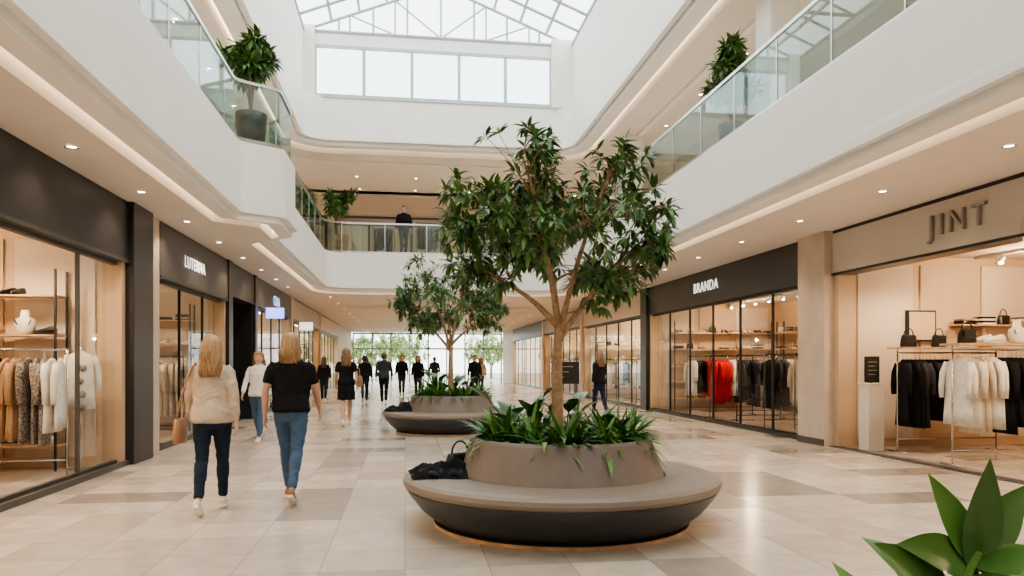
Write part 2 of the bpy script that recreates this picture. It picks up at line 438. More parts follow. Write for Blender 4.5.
# ---------------------------------------------------------------- stores
def store(n,side,xf,y0,y1,depth=4.2,hm=CHAR,wm=TAN,zh=3.05,glazed=True,mull=1.55,frame=BLACK,open_gap=None,e=78):
    xb=xf+side*depth; lo,hi=min(xf,xb),max(xf,xb)
    b=MB()
    b.box(min(xb,xb+side*.1),max(xb,xb+side*.1),y0,y1,0,3.8,wm)
    b.box(lo,hi,y1-.12,y1,0,3.8,wm); b.box(lo,hi,y0,y0+.12,0,3.8,wm)
    b.box(lo,hi,y0,y1,3.35,3.45,CREAM if wm!=CHAR else CHAR)
    for i in range(3):
        xa=xf+side*(.35+i*1.2); xc=xa+side*1.05
        b.box(min(xa,xc),max(xa,xc),y1-.15,y1-.12,.15,3.2,CREAM if (i%2==0 and wm!=CHAR) else wm)
    b.build('wall_store_%d'%n)
    b=MB(); h0,h1=(xf-.05,xf+.25) if side>0 else (xf-.25,xf+.05)
    b.box(h0,h1,y0,y1,zh,CZ-.06,hm)
    b.box(h0+(.02 if side>0 else -.0),h1-(0 if side>0 else .02),y0,y1,CZ-.06,CZ,BLACK)
    b.box(h0-.01,h1+.01,y0,y1,zh-.04,zh,frame)
    b.build('trim_store_header_%d'%n)
    if glazed:
        b=MB(); x=xf+side*.1
        ys=[y0+(y1-y0)*i/max(1,round((y1-y0)/mull)) for i in range(max(1,round((y1-y0)/mull))+1)] if not isinstance(glazed,list) else glazed
        for yy in ys: b.box(x-.022,x+.022,yy-.022,yy+.022,0,zh,frame)
        b.box(x-.035,x+.035,y0,y1,0,.09,frame); b.box(x-.035,x+.035,y0,y1,zh-.09,zh-.02,frame)
        for ya,yb in zip(ys[:-1],ys[1:]):
            if open_gap and open_gap[0]<(ya+yb)/2<open_gap[1]: continue
            b.add([(x,ya+.03,.09),(x,yb-.03,.09),(x,yb-.03,zh-.09),(x,ya+.03,zh-.09)],[(0,1,2,3)],GLASS,False)
        b.build('window_store_%d'%n)
    SC=(1,.75,.49)
    if wm==CHAR: 
        light('POINT',(xf+side*2.0,(y0+y1)/2,2.6),12,r=.08,name='store_lamp'); return
    b=MB()
    for xx in (xf+side*.9,xf+side*2.5):
        b.box(xx-.02,xx+.02,y0+.3,y1-.3,3.30,3.345,WHITE)
        yy=y0+.8
        while yy<y1-.3:
            b.tube([(xx,yy,3.3),(xx,yy,3.24)],[.012]*2,WHITE,6); b.tube([(xx,yy-.03,3.25),(xx,yy+.09,3.18)],[.04,.05],WHITE,10)
            b.ball((xx,yy+.02,3.165),(.04,.04,.02),LAMP,8,5); yy+=.8
    b.build('track_lighting')
    k=max(1,int((y1-y0)/2.6))
    for i in range(k):
        yy=y0+(y1-y0)*(i+.5)/k
        light('SPOT',(xf+side*1.1,yy,3.1),e*2.0,SC,.08,spot=2.8,name='store_lamp')
        light('POINT',(xf+side*2.6,yy,2.9),e*.9,SC,.06,name='store_lamp')

store(1,-1,XL,1.0,11.5,hm=CHAR,zh=2.95,wm=TAN,glazed=[1.03,5.2,10.15,11.47],open_gap=(5.5,9.5),frame=GREYP,e=80)
store(2,-1,XL,12.9,17.6,hm=GREYP,wm=TAN,zh=2.9,e=68)
store(3,-1,XL,18.0,20.6,hm=CHAR,wm=CHAR,glazed=False)
store(4,-1,XL,20.9,27,hm=GREYP,wm=CREAM)
store(5,-1,XL,27.3,36,hm=BEIGE,wm=TAN)
store(6,-1,XL,36.3,46,hm=CREAM,wm=CREAM)
store(7,1,XR,1.0,12.3,hm=HEADC,wm=TAN,glazed=False,zh=3.05,e=84)
store(8,1,XR,13.2,22.4,hm=CHAR,wm=TAN,zh=3.0,open_gap=(17,18.4),e=75)
store(9,1,XR,23.0,31,hm=CREAM,wm=CREAM,zh=3.0)
store(10,1,XR,31.4,40,hm=BEIGE,wm=TAN)
store(11,1,XR,40.4,52,hm=CHAR,wm=CREAM)
b=MB()
b.box(XL-.4,XL+.12,11.5,12.35,0,CZ,CHAR); b.box(XL-.4,XL+.04,12.35,12.9,0,CZ,BEIGE)
b.box(XL-.4,XL+.08,17.6,18.0,0,CZ,CHAR); b.box(XL-.4,XL+.08,20.6,20.9,0,CZ,CHAR); b.box(XL-.4,XL+.08,27,27.3,0,CZ,CREAM); b.box(XL-.4,XL+.08,36,36.3,0,CZ,CREAM)
b.box(XL-.4,XL-.02,46,57.8,0,CZ,CREAM)
b.build('wall_pillars_left',bevel=.01)
b=MB()
b.box(XR-.2,XR+.4,12.3,13.2,0,CZ,BEIGE); b.box(XR-.12,XR+.4,22.4,23.0,0,CZ,CHAR); b.box(XR-.1,XR+.4,31,31.4,0,CZ,CREAM); b.box(XR-.1,XR+.4,40,40.4,0,CZ,CREAM)
b.box(XR+.02,XR+.4,52,57.8,0,CZ,CREAM)
b.build('wall_pillars_right',bevel=.01)
b=MB(); b.box(XR-.1,XR+.1,1,12.3,0,.012,GREYP); b.box(XL,XL+.06,1,11.5,0,.07,GREYP); b.box(XR-.06,XR+.06,13.2,22.4,0,.07,BLACK); b.box(XR-.215,XR-.2,12.3,13.2,0,.12,GREYP); b.build('baseboard_store')

def sign(txt,side,x,y,z,size,m,ext=.02,name='store_sign',sp=1.15):
    c=bpy.data.curves.new(name,'FONT'); c.body=txt; c.size=size; c.extrude=ext; c.align_x='CENTER'; c.align_y='CENTER'; c.space_character=sp
    c.materials.append(m); o=bpy.data.objects.new(name,c); scene.collection.objects.link(o)
    o.location=(x,y,z); o.rotation_euler=(pi/2,0,-pi/2 if side>0 else pi/2); return o
sign('JINT',1,XR-.08,9.25,3.40,.43,SIGNM,.025,sp=1.4)
sign('BRANDA',1,XR-.07,17.9,3.38,.36,SIGNW,.004,sp=1.1)
sign('LUTERNA',-1,XL+.07,14.9,3.3,.30,SIGNW,.004,sp=1.1)
sign('CASA',-1,XL+.07,24,3.35,.4,SIGNB,.004)
b=MB(); b.box(XL+.06,XL+.55,22.2,22.3,2.75,3.05,SIGNB); b.box(XL+.06,XL+.55,29,29.1,2.7,3.0,SIGNW); b.build('projecting_sign')

# left store 1 fit-out
rack(-6.8,-4.3,10.35,z=1.64,sp=.085,Ls=(.8,1.1),metal=STEEL,seq=['black','white','cream','pattern','grey','white','black','tan','pattern','white','black'])
rack(-6.2,-4.5,7.9,cols=('black','pattern','white','navy'),z=1.55,sp=.1,metal=STEEL)
shelving(-7.4,-4.7,10.95,11.3,(.35,1.1,1.86,2.4),bare=(1.86,))
mb=MB(); garment(mb,-4.4,11.0,1.64,.1,FB['white'],.8,.07,.85)
for k in range(4): mb.ball((-4.4+R.uniform(-.1,.1),10.93,1.4-k*.18),(.05,.02,.05),FB['pattern'])
mb.tube([(-4.4,11.0,.0),(-4.4,11.0,1.76)],[.012]*2,STEEL,8); mb.lathe([(.0,.02,STEEL),(.16,.02,STEEL),(.16,.0,STEEL)],-4.4,11.0,20)
mb.build('garment_display_stand')
def bust(x,y,z,m):
    mb=MB(); z+=.002; mb.stack([(z,.09,.06,0),(z+.02,.11,.07,0),(z+.12,.14,.08,0),(z+.2,.13,.07,0),(z+.24,.06,.05,0),(z+.33,.045,.045,0)],m,16,cx=x,cy=y)
    mb.tube([(x+.1*cos(a),y-.07+.01*sin(a),z+.2-.09*sin(a)) for a in [pi*i/8 for i in range(9)]],[.008]*9,LEATHB,6)
    mb.build('jewellery_bust')
bust(-5.15,11.1,1.86,LEATHW)
mb=MB(); shoe(mb,-4.85,11.12,1.862,1.3,LEATHB,s=1.1); shoe(mb,-4.8,11.02,1.862,1.5,LEATHB,s=1.1); shoe(mb,-5.5,11.1,1.862,1.3,LEATHT,s=1.1); shoe(mb,-5.45,11.0,1.862,1.5,LEATHT,s=1.1); handbag(mb,-6.0,11.1,1.862,LEATHB,.26,.18); handbag(mb,-6.5,11.1,1.862,LEATHW,.26,.18)
mb.build('shelf_accessories')
# right store 1
rack(8.0,9.8,11.3,z=1.64,sp=.07,metal=STEEL,shelf=True,Ls=(.95,1.15),seq=['black','dark','black','black','pattern','white','cream'])
rack(7.72,10.2,9.7,z=1.66,sp=.075,metal=STEEL,shelf=True,Ls=(.95,1.15),seq=['white','cream','white','black','black','white','navy','pattern','black'])
rack(8.3,10.2,7.9,cols=('black','tan','white','brown','black'),z=1.6,sp=.09,metal=STEEL)
mb=MB(); handbag(mb,7.95,9.7,1.752,LEATHB,.3,.2); shoe(mb,8.28,9.75,1.752,1.3,LEATHW,s=1.2); shoe(mb,8.38,9.62,1.752,1.6,LEATHW,s=1.2); handbag(mb,9.2,9.7,1.752,LEATHW,.3,.22)
handbag(mb,8.2,11.3,1.732,LEATHB,.3,.2); handbag(mb,8.75,11.3,1.732,LEATHB,.28,.2); shoe(mb,9.3,11.3,1.732,1.5,LEATHB,LEATHW,s=1.15); handbag(mb,9.6,11.3,1.732,LEATHT,.24,.18)
mb.build('shelf_accessories')
bust(8.75,9.7,1.75,LEATHW)
shelving(11.2,11.6,2,12,(.5,1.1,1.7,2.3),posts=False)
shelving(9.6,11.1,11.85,12.12,(2.15,),posts=False)
mb=MB(); mb.box(7.62,7.90,11.5,11.78,0,1.1,LEATHW); mb.box(7.60,7.92,11.48,11.80,1.1,1.13,LEATHW); mb.build('display_plinth',bevel=.006)
mb=MB(); mb.tube([(7.76,11.64,1.132),(7.76,11.66,1.3)],[.02,.02],BLACK,8); mb.box(7.63,7.89,11.61,11.635,1.14,1.58,BLACK); mb.box(7.645,7.875,11.605,11.61,1.16,1.56,CHAR)
for i in range(4): mb.box(7.68,7.84-.03*(i%2),11.60,11.605,1.48-i*.07,1.495-i*.07,SIGNM)
mb.build('tablet_sign_stand')
mb=MB(); mb.box(8.75,9.3,12.08,12.15,1.85,2.4,BLACK); mb.box(8.78,9.27,12.07,12.08,1.88,2.37,TAN); mb.build('framed_picture')
# store 8 right
for yy,cc in ((14.3,['cream','black','dark','brown']),(15.6,['black','dark','cream','white']),(17.0,['black','navy','grey','cream']),(18.6,['red','red','white','black','cream']),(20.2,['white','black','red','grey'])):
    rack(7.85,9.8,yy,seq=cc,z=1.66,sp=.08,Ls=(.9,1.15))
shelving(8.1,11.4,21.85,22.2,(.4,.9,1.4,1.9,2.4))
shelving(11.15,11.55,13.5,21.7,(.4,.9,1.4,1.9,2.4))
# store 2 left
rack(-5.8,-4.4,14.2,cols=('black','cream','white','tan'),z=1.6,sp=.09)
rack(-5.8,-4.4,15.8,cols=('grey','cream','white','brown'),z=1.6,sp=.09)
shelving(-7.6,-4.6,17.0,17.35,(.4,.9,1.4,1.9,2.4))
shelving(-7.0,-4.5,26.4,26.75,(.4,1.0,1.6,2.2))
rack(-5.8,-4.5,23.2,cols=('grey','cream','white','brown'),z=1.6,sp=.1)
for yy in (25.0,27.5,29.2): rack(7.9,9.4,yy,cols=('cream','white','tan','black'),z=1.6,sp=.1)
shelving(7.9,11.4,30.3,30.65,(.4,1.0,1.6,2.2))
shelving(7.9,11.4,39.3,39.65,(.4,1.0,1.6,2.2)); shelving(-7.0,-4.5,35.3,35.6,(.4,1.0,1.6,2.2))
mb=MB(); mb.box(3.6,4.3,18.3,18.36,.95,1.5,BLACK)
for k in range(3): mb.box(3.72,4.15-.12*k,18.29,18.3,1.37-k*.13,1.39-k*.13,SIGNM)
for xx in (3.7,4.2): mb.tube([(xx,18.33,.0),(xx,18.33,.97)],[.02,.02],BLACK,8); mb.box(xx-.03,xx+.03,18.1,18.55,0,.02,BLACK)
mb.build('information_sign')

# ---------------------------------------------------------------- far exit and garden
b=MB()
for i in range(9):
    x=XL+.1+(XR-XL-.2)*i/8; b.box(x-.05,x+.05,57.9,58.0,0,CZ-.02,FRAME)
b.box(XL+.1,XR-.1,57.9,58.0,2.5,2.62,FRAME); b.box(XL+.1,XR-.1,57.9,58.0,3.66,3.78,FRAME)
b.add([(XL+.1,57.95,0),(XR-.1,57.95,0),(XR-.1,57.95,3.7),(XL+.1,57.95,3.7)],[(0,1,2,3)],SKYG,False)
b.build('door_1')
GRASS=mat('garden_ground',(.45,.46,.36),.8,var=.2,scale=2)
b=MB(); b.box(-30,40,60,110,-.2,-.02,GRASS); b.build('garden_ground')

# ---------------------------------------------------------------- plants
LEAF=mat('tree_leaf',(.10,.195,.055),.45,island=.6,spec=.5)
LEAF2=mat('strap_leaf',(.085,.21,.04),.38,island=.5)
LEAFB=mat('broad_leaf',(.055,.16,.045),.3,island=.3)
LEAFF=mat('glossy_leaf',(.10,.21,.045),.27,island=.35,coat=.2)
LEAFG=mat('garden_leaf',(.42,.54,.25),.6,island=.35)
BARK=mat('bark',(.40,.26,.155),.8,var=.3,scale=25,bump=.5,bscale=30)
SOIL=mat('soil',(.04,.028,.02),.9,var=.3,scale=30,bump=.8)
CUSH=mat('taupe_upholstery',(.235,.19,.158),.5,var=.04,scale=3,bump=.08,bscale=120)
BOWL=mat('taupe_planter',(.205,.17,.148),.6,var=.08,scale=4,bump=.1)
DBASE=mat('dark_bench_shell',(.036,.038,.043),.42,var=.08,scale=3)
def qb(p0,p1,p2,n=7):
    p0,p1,p2=Vector(p0),Vector(p1),Vector(p2)
    return [p0*(1-t)**2+p1*2*t*(1-t)+p2*t*t for t in [i/n for i in range(n+1)]]
def cluster(mb,p,d,rng,size,m,k=8):
    d=Vector(d).normalized(); a=d.orthogonal().normalized(); c=d.cross(a)
    ph=rng.random()*6
    for i in range(k):
        an=ph+2*pi*i/k; sp=rng.uniform(.6,1.2)
        dd=d*.55+(a*cos(an)+c*sin(an))*sp; dd.z-=.12
        L=size*rng.uniform(.75,1.2)
        mb.leaf(Vector(p)+dd*.01,dd,L,L*.33,rng.uniform(.3,1.0),m,n=3,fold=.3)
def tree(name,x,y,z0,fork,lobes,seed,leafm,size=.14,tw=11,tr=.05,cl=3,lean=(0,0)):
    rng=random.Random(seed); mb=MB()
    f=Vector((x+lean[0],y+lean[1],fork))
    pts=qb((x,y,z0),(x+lean[0]*1.5-.02,y,z0+(fork-z0)*.5),f,8)
    mb.tube(pts,[tr*(1.25-.5*i/8) for i in range(9)],BARK,12)
    limbs=[]
    for li,(dx,dy,z,r) in enumerate(lobes):
        c=Vector((x+dx,y+dy,z))
        if li<5: st=pts[-1-(li%2)]; r0=tr*.62
        else:
            st=None; best=1e9
            for lb in limbs:
                for q in (2,3,4):
                    dd=(lb[q]-c).length+ .7*max(0,lb[q].z-c.z+.15)
                    if dd<best: best=dd; st=lb[q]
            r0=tr*.36
        mid=st*.5+c*.5+Vector((-dx*.1,-dy*.1,.14*(c-st).length))
        bp=qb(st,mid,c,7); limbs.append(bp); mb.tube(bp,[r0*(1-.72*i/7) for i in range(8)],BARK,8)
        for k in range(tw):
            v=Vector((rng.gauss(0,1),rng.gauss(0,1),rng.gauss(0,.8))).normalized()*r*rng.uniform(.6,1.12)
            s0=bp[rng.randint(4,7)]; e=c+v
            tp=qb(s0,(s0+e)/2+Vector((0,0,.06)),e,4); mb.tube(tp,[.008*(1-.15*i) for i in range(5)],BARK,5)
            d=(e-s0).normalized()
            cluster(mb,e,d,rng,size,leafm,8)
            for q in range(cl-1):
                t=tp[rng.randint(1,4)]; dd=Vector((rng.gauss(0,1),rng.gauss(0,1),rng.uniform(-.3,.8))).normalized()
                cluster(mb,t+dd*.05,dd,rng,size*.9,leafm,7)
    return mb.build(name)
LOB=[(-.36,-.1,3.38,.36),(.55,.05,3.28,.33),(-.72,.15,2.32,.25),(.78,.2,2.42,.26),(.05,.65,2.5,.32),
 (-.12,.35,3.28,.30),(-.80,.0,2.97,.28),(-.55,-.35,2.72,.30),(-.25,-.55,2.55,.25),
 (.80,-.1,2.88,.27),(.28,-.45,2.75,.30),(.42,-.25,2.2,.21),(-.28,.1,2.95,.30),(.25,.4,2.95,.33),(-.42,.5,2.5,.28),(.45,.6,2.4,.26),(-.9,-.15,2.62,.17),(.95,-.05,2.62,.16)]
P1=(1.44,6.9); P2=(.98,16.2)
tree('potted_tree',P1[0]-.02,P1[1],.68,1.80,LOB,5,LEAF,size=.145,tw=11,cl=3,tr=.052)
LEAFL=mat('tree_leaf_light',(.15,.25,.11),.45,island=.5)
tree('potted_tree',P2[0],P2[1],.68,1.85,[(dx*1.15*-1,dy*1.1,z+.08,r*1.15) for dx,dy,z,r in LOB],9,LEAFL,size=.17,tw=11,cl=3,tr=.055)
def bench(x,y):
    mb=MB(); A,B,C=CUSH,DBASE,BOWL
    mb.lathe([(1.16,0,LWOOD),(1.18,0,LWOOD),(1.18,.03,LWOOD),(1.14,.035,B),(1.16,.05,B),(1.30,.16,B),(1.39,.27,B),(1.43,.33,B),(1.435,.345,B),
      (1.425,.35,A),(1.45,.365,A),(1.462,.39,A),(1.455,.425,A),(1.42,.448,A),(1.36,.456,A),(1.1,.458,A),(.97,.455,A),(.96,.44,A)],x,y,96)
    mb.lathe([(.955,.44,C),(.945,.47,C),(.90,.60,C),(.845,.765,C),(.83,.785,C),(.81,.79,C),(.79,.78,C),(.78,.70,C)],x,y,96)
    mb.lathe([(.79,.70,SOIL),(.5,.72,SOIL),(0,.73,SOIL)],x,y,48)
    return mb.build('round_planter_bench')
bench(*P1); bench(*P2)
def underplant(x,y,seed,name='planter_foliage'):
    rng=random.Random(seed); mb=MB()
    for c in range(40):
        a=2*pi*c/40*3+rng.uniform(-.2,.2); r=.68*math.sqrt(rng.uniform(.15,1)) if c%3 else .64; cx,cy=x+r*cos(a),y+r*sin(a)
        for i in range(14):
            b2=rng.uniform(0,2*pi); el=rng.uniform(.45,1.4)
            d=Vector((cos(b2)*cos(el)+cos(a)*.3,sin(b2)*cos(el)+sin(a)*.3,sin(el)))
            mb.leaf((cx,cy,.71),d,rng.uniform(.28,.50),rng.uniform(.038,.062),rng.uniform(.7,1.7),LEAF2,n=6,fold=.35)
    for (cx,cy,hh,k) in ((x-.32,y+.2,.56,11),(x+.14,y+.45,.46,8),(x-.1,y+.4,.40,7),(x+.5,y+.1,.18,6)):
        for i in range(k):
            b2=2*pi*i/k+rng.uniform(-.3,.3); el=rng.uniform(.7,1.3); d=Vector((cos(b2)*cos(el),sin(b2)*cos(el),sin(el)))
            p=Vector((cx,cy,.70)); q=p+d*hh*rng.uniform(.4,1)
            mb.tube([p,(p+q)/2,q],[.007]*3,LEAF2,5); mb.leaf(q,d+Vector((cos(b2)*.3,sin(b2)*.3,0)),rng.uniform(.26,.36),rng.uniform(.13,.17),rng.uniform(.3,.9),LEAFB,n=6,fold=.2)
    return mb.build(name)
underplant(*P1,3); underplant(*P2,4)
def potted(x,y,z,h,sp,seed,potm,ph=.55,pr=.24,name='potted_plant',size=.2):
    rng=random.Random(seed); mb=MB()
    mb.lathe([(0,z,potm),(pr*.72,z,potm),(pr*.95,z+ph*.7,potm),(pr,z+ph,potm),(pr*.92,z+ph,potm),(pr*.9,z+ph-.05,potm)],x,y,24)
    mb.lathe([(pr*.91,z+ph-.05,SOIL),(0,z+ph-.04,SOIL)],x,y,24)
    for i in range(12):
        a=rng.uniform(0,2*pi); rr=rng.uniform(.2,.85)*sp; e=Vector((x+rr*cos(a),y+rr*sin(a),z+ph+(h-ph)*rng.uniform(.4,.9)))
        tp=qb((x,y,z+ph-.05),(x+rr*.2*cos(a),y+rr*.2*sin(a),e.z),e,5); mb.tube(tp,[.014]*6,BARK,5)
        for k in range(11):
            p=tp[rng.randint(3,5)]
            d=Vector((rng.gauss(0,1),rng.gauss(0,1),rng.uniform(-.2,1))).normalized()
            cluster(mb,p+d*.08,d,rng,size,LEAF,7)
    return mb.build(name)
potted(-2.78,14.2,F1,2.35,.75,21,GREYP,ph=.85,pr=.28,size=.25)
potted(5.95,13.1,F1,2.3,.75,22,GREYP,ph=.7,size=.24)
potted(-2.2,26.6,F1,2.4,.6,23,WOOD,ph=.75,pr=.3,size=.25)
potted(-3.0,23.6,F1,1.5,.3,26,WOOD,ph=.6,pr=.25)
def fg():
    rng=random.Random(18); mb=MB(); x,y=1.16,1.42
    mb.lathe([(0,0,BOWL),(.2,0,BOWL),(.27,.5,BOWL),(.28,.56,BOWL),(.25,.56,BOWL),(.24,.5,BOWL)],x,y,40); mb.lathe([(.245,.5,SOIL),(0,.51,SOIL)],x,y,24)
    for i in range(12):
        a=2*pi*i/12+rng.uniform(-.2,.2); rr=rng.uniform(.08,.26); top=rng.uniform(.80,.98)
        e=Vector((x+rr*cos(a),y+rr*sin(a),top)); tp=qb((x+.05*cos(a),y+.05*sin(a),.5),(x+rr*.4*cos(a),y+rr*.4*sin(a),top-.1),e,6); mb.tube(tp,[.007]*7,LEAF2,6)
        for k in range(6):
            p=tp[4+k//3]; b2=a+k*2.4+rng.uniform(-.4,.4); el=rng.uniform(.1,.9)
            mb.leaf(p,(cos(b2)*cos(el),sin(b2)*cos(el),sin(el)),rng.uniform(.16,.23),rng.uniform(.07,.09),rng.uniform(.2,.8),LEAFF,n=14,fold=.2)
    # main crown stem with large whorled leaves
    st=Vector((x+.03,y,.50)); cr=Vector((x+.02,y,1.05)); mb.tube([st,(st+cr)/2+Vector((.01,0,0)),cr],[.012,.010,.008],LEAF2,8)
    st2=Vector((x-.05,y-.03,.50)); c2=Vector((x-.06,y-.04,1.01)); mb.tube([st2,(st2+c2)/2,c2],[.012,.010,.008],LEAF2,8)
    for base,d,L,W,dr in ((cr,(.10,-.05,1),.25,.095,.15),(cr,(-.30,.1,.8),.21,.085,.3),(cr,(.55,.1,.8),.22,.09,.4),(cr,(-.8,-.2,.55),.24,.09,.5),(cr,(.9,-.3,.25),.22,.085,.5),(cr,(.2,-.8,.35),.20,.09,.6),
        (c2,(-1,.0,.30),.25,.085,.5),(c2,(-.75,-.1,.75),.24,.09,.4),(c2,(-.9,-.5,.05),.22,.08,.5),(c2,(-.2,-.5,.6),.20,.09,.5),(c2,(.3,-.6,.5),.2,.085,.5),(c2,(-.4,.6,.7),.22,.085,.5)):
        mb.leaf(base-Vector((0,0,rng.uniform(0,.04))),d,L,W,dr,LEAFF,n=16,fold=.18,up=(0.1,-1,.7))
    return mb.build('potted_rubber_plant')
fg()
for i,(x,y) in enumerate(((-4,67),(-.5,72),(8,70))):
    tree('garden_tree',x,y,0,1.3,[(dx*2.2,dy*2.2,z*1.25-.6,r*3.0) for dx,dy,z,r in LOB[:12]],40+i,LEAFG,size=.6,tw=7,cl=2,tr=.12)

def coatpile(x,y,z,seed):
    rng=random.Random(seed); mb=MB(); z+=.002
    vs=[];fs=[];n=30
    for i in range(n):
        for j in range(n):
            u=i/(n-1)*2-1; v=j/(n-1)*2-1
            rr=max(abs(u),abs(v)); h=.13*(1-rr**3)*(.5+1.1*abs(noise.noise(Vector((u*2.2+seed,v*2.2,0)))))+.025*noise.noise(Vector((u*6,v*6,seed)))
            w=1+.3*noise.noise(Vector((u*1.7,v*1.7,seed+4)))
            vs.append((x+u*.32*w,y+v*.24*w,z+max(.002,h)))
    for i in range(n-1):
        for j in range(n-1): fs.append((i*n+j,(i+1)*n+j,(i+1)*n+j+1,i*n+j+1))
    mb.add(vs,fs,FB['black'])
    handbag(mb,x+.10,y+.14,z+.03,LEATHB,.32,.15,.5)
    mb.tube([(x-.28+.025*i,y-.17+.06*sin(i*.9),z+.035+.02*sin(i*1.7)) for i in range(16)],[.026]*16,FB['dark'],8)
    return mb.build('coat_and_handbag')
coatpile(.40,6.8,.458,3); coatpile(-.1,16.0,.458,8)

# ---------------------------------------------------------------- people
SKIN=mat('skin',(.60,.36,.25),.5,var=.04,scale=10); SKIN.node_tree.nodes['Principled BSDF'].inputs['Subsurface Weight'].default_value=.05
def hairm(n,c): return mat('hair_'+n,c,.4,island=.35,bump=.4,bscale=70)
HBLOND=hairm('blonde',(.36,.22,.11)); HBROWN=hairm('brown',(.10,.055,.03)); HLB=hairm('light_brown',(.26,.15,.08)); HDK=hairm('dark',(.02,.015,.012))
EYEW=mat('eye_white',(.8,.8,.8),.2); IRIS=mat('iris',(.05,.03,.02),.2); LIP=mat('lips',(.45,.15,.13),.4)
SOLE=mat('shoe_sole',(.75,.72,.68),.6)
def human(name,X,Y,Z,heading,H=1.7,sex='f',top=FB['black'],bottom=FB['navy'],shoes=LEATHW,hair='long',hm=HBROWN,sleeve='long',walk=1,phase=1,leg='jeans',vox=.014,bag=None,arms=None,turn=0,loose=0):
    S=MB(); D=MB(); rng=random.Random(int(X*10)+77)
    for m in (SKIN,top,bottom,hm,shoes,SOLE): S.mi(m); D.mi(m)
    sw=1.0 if sex=='f' else 1.14
    feet=[]; 
    for s in (-1,1):
        fr=(s*phase>0)
        if walk: a,k,p=(.34*walk,.10,-.08) if fr else (-.26*walk,.38*walk,.62*walk)
        else: a,k,p=(.02,.03,0)
        hip=Vector((s*.088,0,.90)); kn=hip+Vector((-s*.012,.43*sin(a),-.43*cos(a))); an=kn+Vector((-s*.012,.41*sin(a-k),-.41*cos(a-k)))
        hz=hip+Vector((0,-.01,.02)); mt=hip.lerp(kn,.45)+Vector((0,.005,0)); cf=kn.lerp(an,.32)+Vector((0,-.012,0)); lo=kn.lerp(an,.75)
        m=SKIN if leg=='bare' else bottom; e=0 if leg=='bare' else .006
        S.tube([hz,hip.lerp(kn,.2),mt,hip.lerp(kn,.8),kn,cf,kn.lerp(an,.55),lo,kn.lerp(an,.93)],[.092,.09+e,.078+e,.060+e,.054+e,.055+e,.048+e,.038+e*1.8,.034+e*1.8],m,14)
        S.tube([lo,an+Vector((0,0,-.01)),an+Vector((0,.015,-.04))],[.032,.030,.035],SKIN,10)
        cp,sp_=cos(-p),sin(-p)
        def T(q): 
            y,z=q[1],q[2]; return an+Vector((q[0],y*cp-z*sp_,y*sp_+z*cp))
        pr=[(-.062,-.045,.026,.026),(-.045,-.035,.036,.044),(0,-.04,.036,.045),(.05,-.05,.040,.032),(.11,-.06,.045,.024),(.155,-.065,.036,.018),(.178,-.07,.016,.01)]
        S.tube([T((0,q[0],q[1])) for q in pr],[(q[2],q[3]) for q in pr],shoes,12,wide=(1,0,0))
        pr=[(-.072,.022),(-.05,.037),(0,.036),(.06,.042),(.12,.047),(.16,.038),(.188,.014)]
        S.tube([T((0,q[0],-.082)) for q in pr],[(q[1],.013) for q in pr],SOLE,12,wide=(1,0,0))
        feet.append(min(T((0,y,-.095)).z for y in (-.07,.1,.18)))
        b_=(-.30*walk if fr else .30*walk); fl=.22+.15*walk
        if arms: b_,fl=arms[0 if s<0 else 1]
        sh=Vector((s*.158*sw,-.01,1.385)); el=sh+Vector((s*.065,.27*sin(b_),-.27*cos(b_))); wr=el+Vector((s*.012,.25*sin(b_+fl),-.25*cos(b_+fl)))
        if sleeve=='long':
            S.tube([sh+Vector((-s*.03,0,.01)),sh.lerp(el,.15),sh.lerp(el,.5),el,el.lerp(wr,.4),el.lerp(wr,.8),el.lerp(wr,.93)],[.05,.058,.054,.048,.048,.043,.034],top,12)
            S.tube([el.lerp(wr,.7),wr],[.026,.024],SKIN,10)
        else:
            S.tube([sh+Vector((-s*.03,0,.01)),sh.lerp(el,.15),sh.lerp(el,.72)],[.05,.06,.058],top,12)
            S.tube([sh.lerp(el,.2),sh.lerp(el,.5),el,el.lerp(wr,.3),wr],[.045,.043,.036,.038,.025],SKIN,12)
        fd=(wr-el).normalized(); fwd=Vector((0,1,0)); fwd=(fwd-fd*fwd.dot(fd)).normalized(); inn=Vector((-s,0,0))
        D.tube([wr-fd*.02,wr+fd*.01,wr+fd*.045,wr+fd*.085,wr+fd*.098],[(.024,.019),(.028,.017),(.038,.016),(.039,.014),(.034,.009)],SKIN,10,wide=fwd)
        for q,(off,ln) in enumerate(((.028,.070),(.0095,.080),(-.0095,.074),(-.028,.058))):
            r0=wr+fd*.088+fwd*off; c=.45+.12*q; d1=(fd+inn*.25).normalized(); d2=(fd+inn*c*1.6).normalized(); d3=(fd*.5+inn*1.1).normalized()
            p1=r0+d1*ln*.45; p2=p1+d2*ln*.32; p3=p2+d3*ln*.23
            D.tube([r0-fd*.012,r0,p1,p2,p3],[.0085,.0095,.009,.008,.0055],SKIN,8)
        t0=wr+fd*.022+fwd*.022; D.tube([t0,t0+fd*.022+fwd*.02+inn*.006,t0+fd*.05+fwd*.026+inn*.016,t0+fd*.072+fwd*.022+inn*.022],[.014,.013,.010,.007],SKIN,8)
    f=1 if sex=='f' else 0
    hipw=.170 if f else .160; ww=.125 if f else .145
    S.stack([(.80,.12,.085,-.01),(.84,hipw*.93,.115,-.015),(.90,hipw,.128,-.022),(.97,hipw*.97,.12,-.018),(1.04,ww+.02,.1,-.005),(1.08,ww+.005,.09,0)],bottom,24)
    L=.022+loose
    if leg=='bare':
        S.stack([(.56,hipw+.035,.16,0),(.62,hipw+.03,.155,0),(.80,hipw+.02,.15,-.01),(.92,hipw+.01,.138,-.018),(1.06,ww+.02,.1,0)],bottom,24)
    hem=.86 if sleeve=='long' else .90
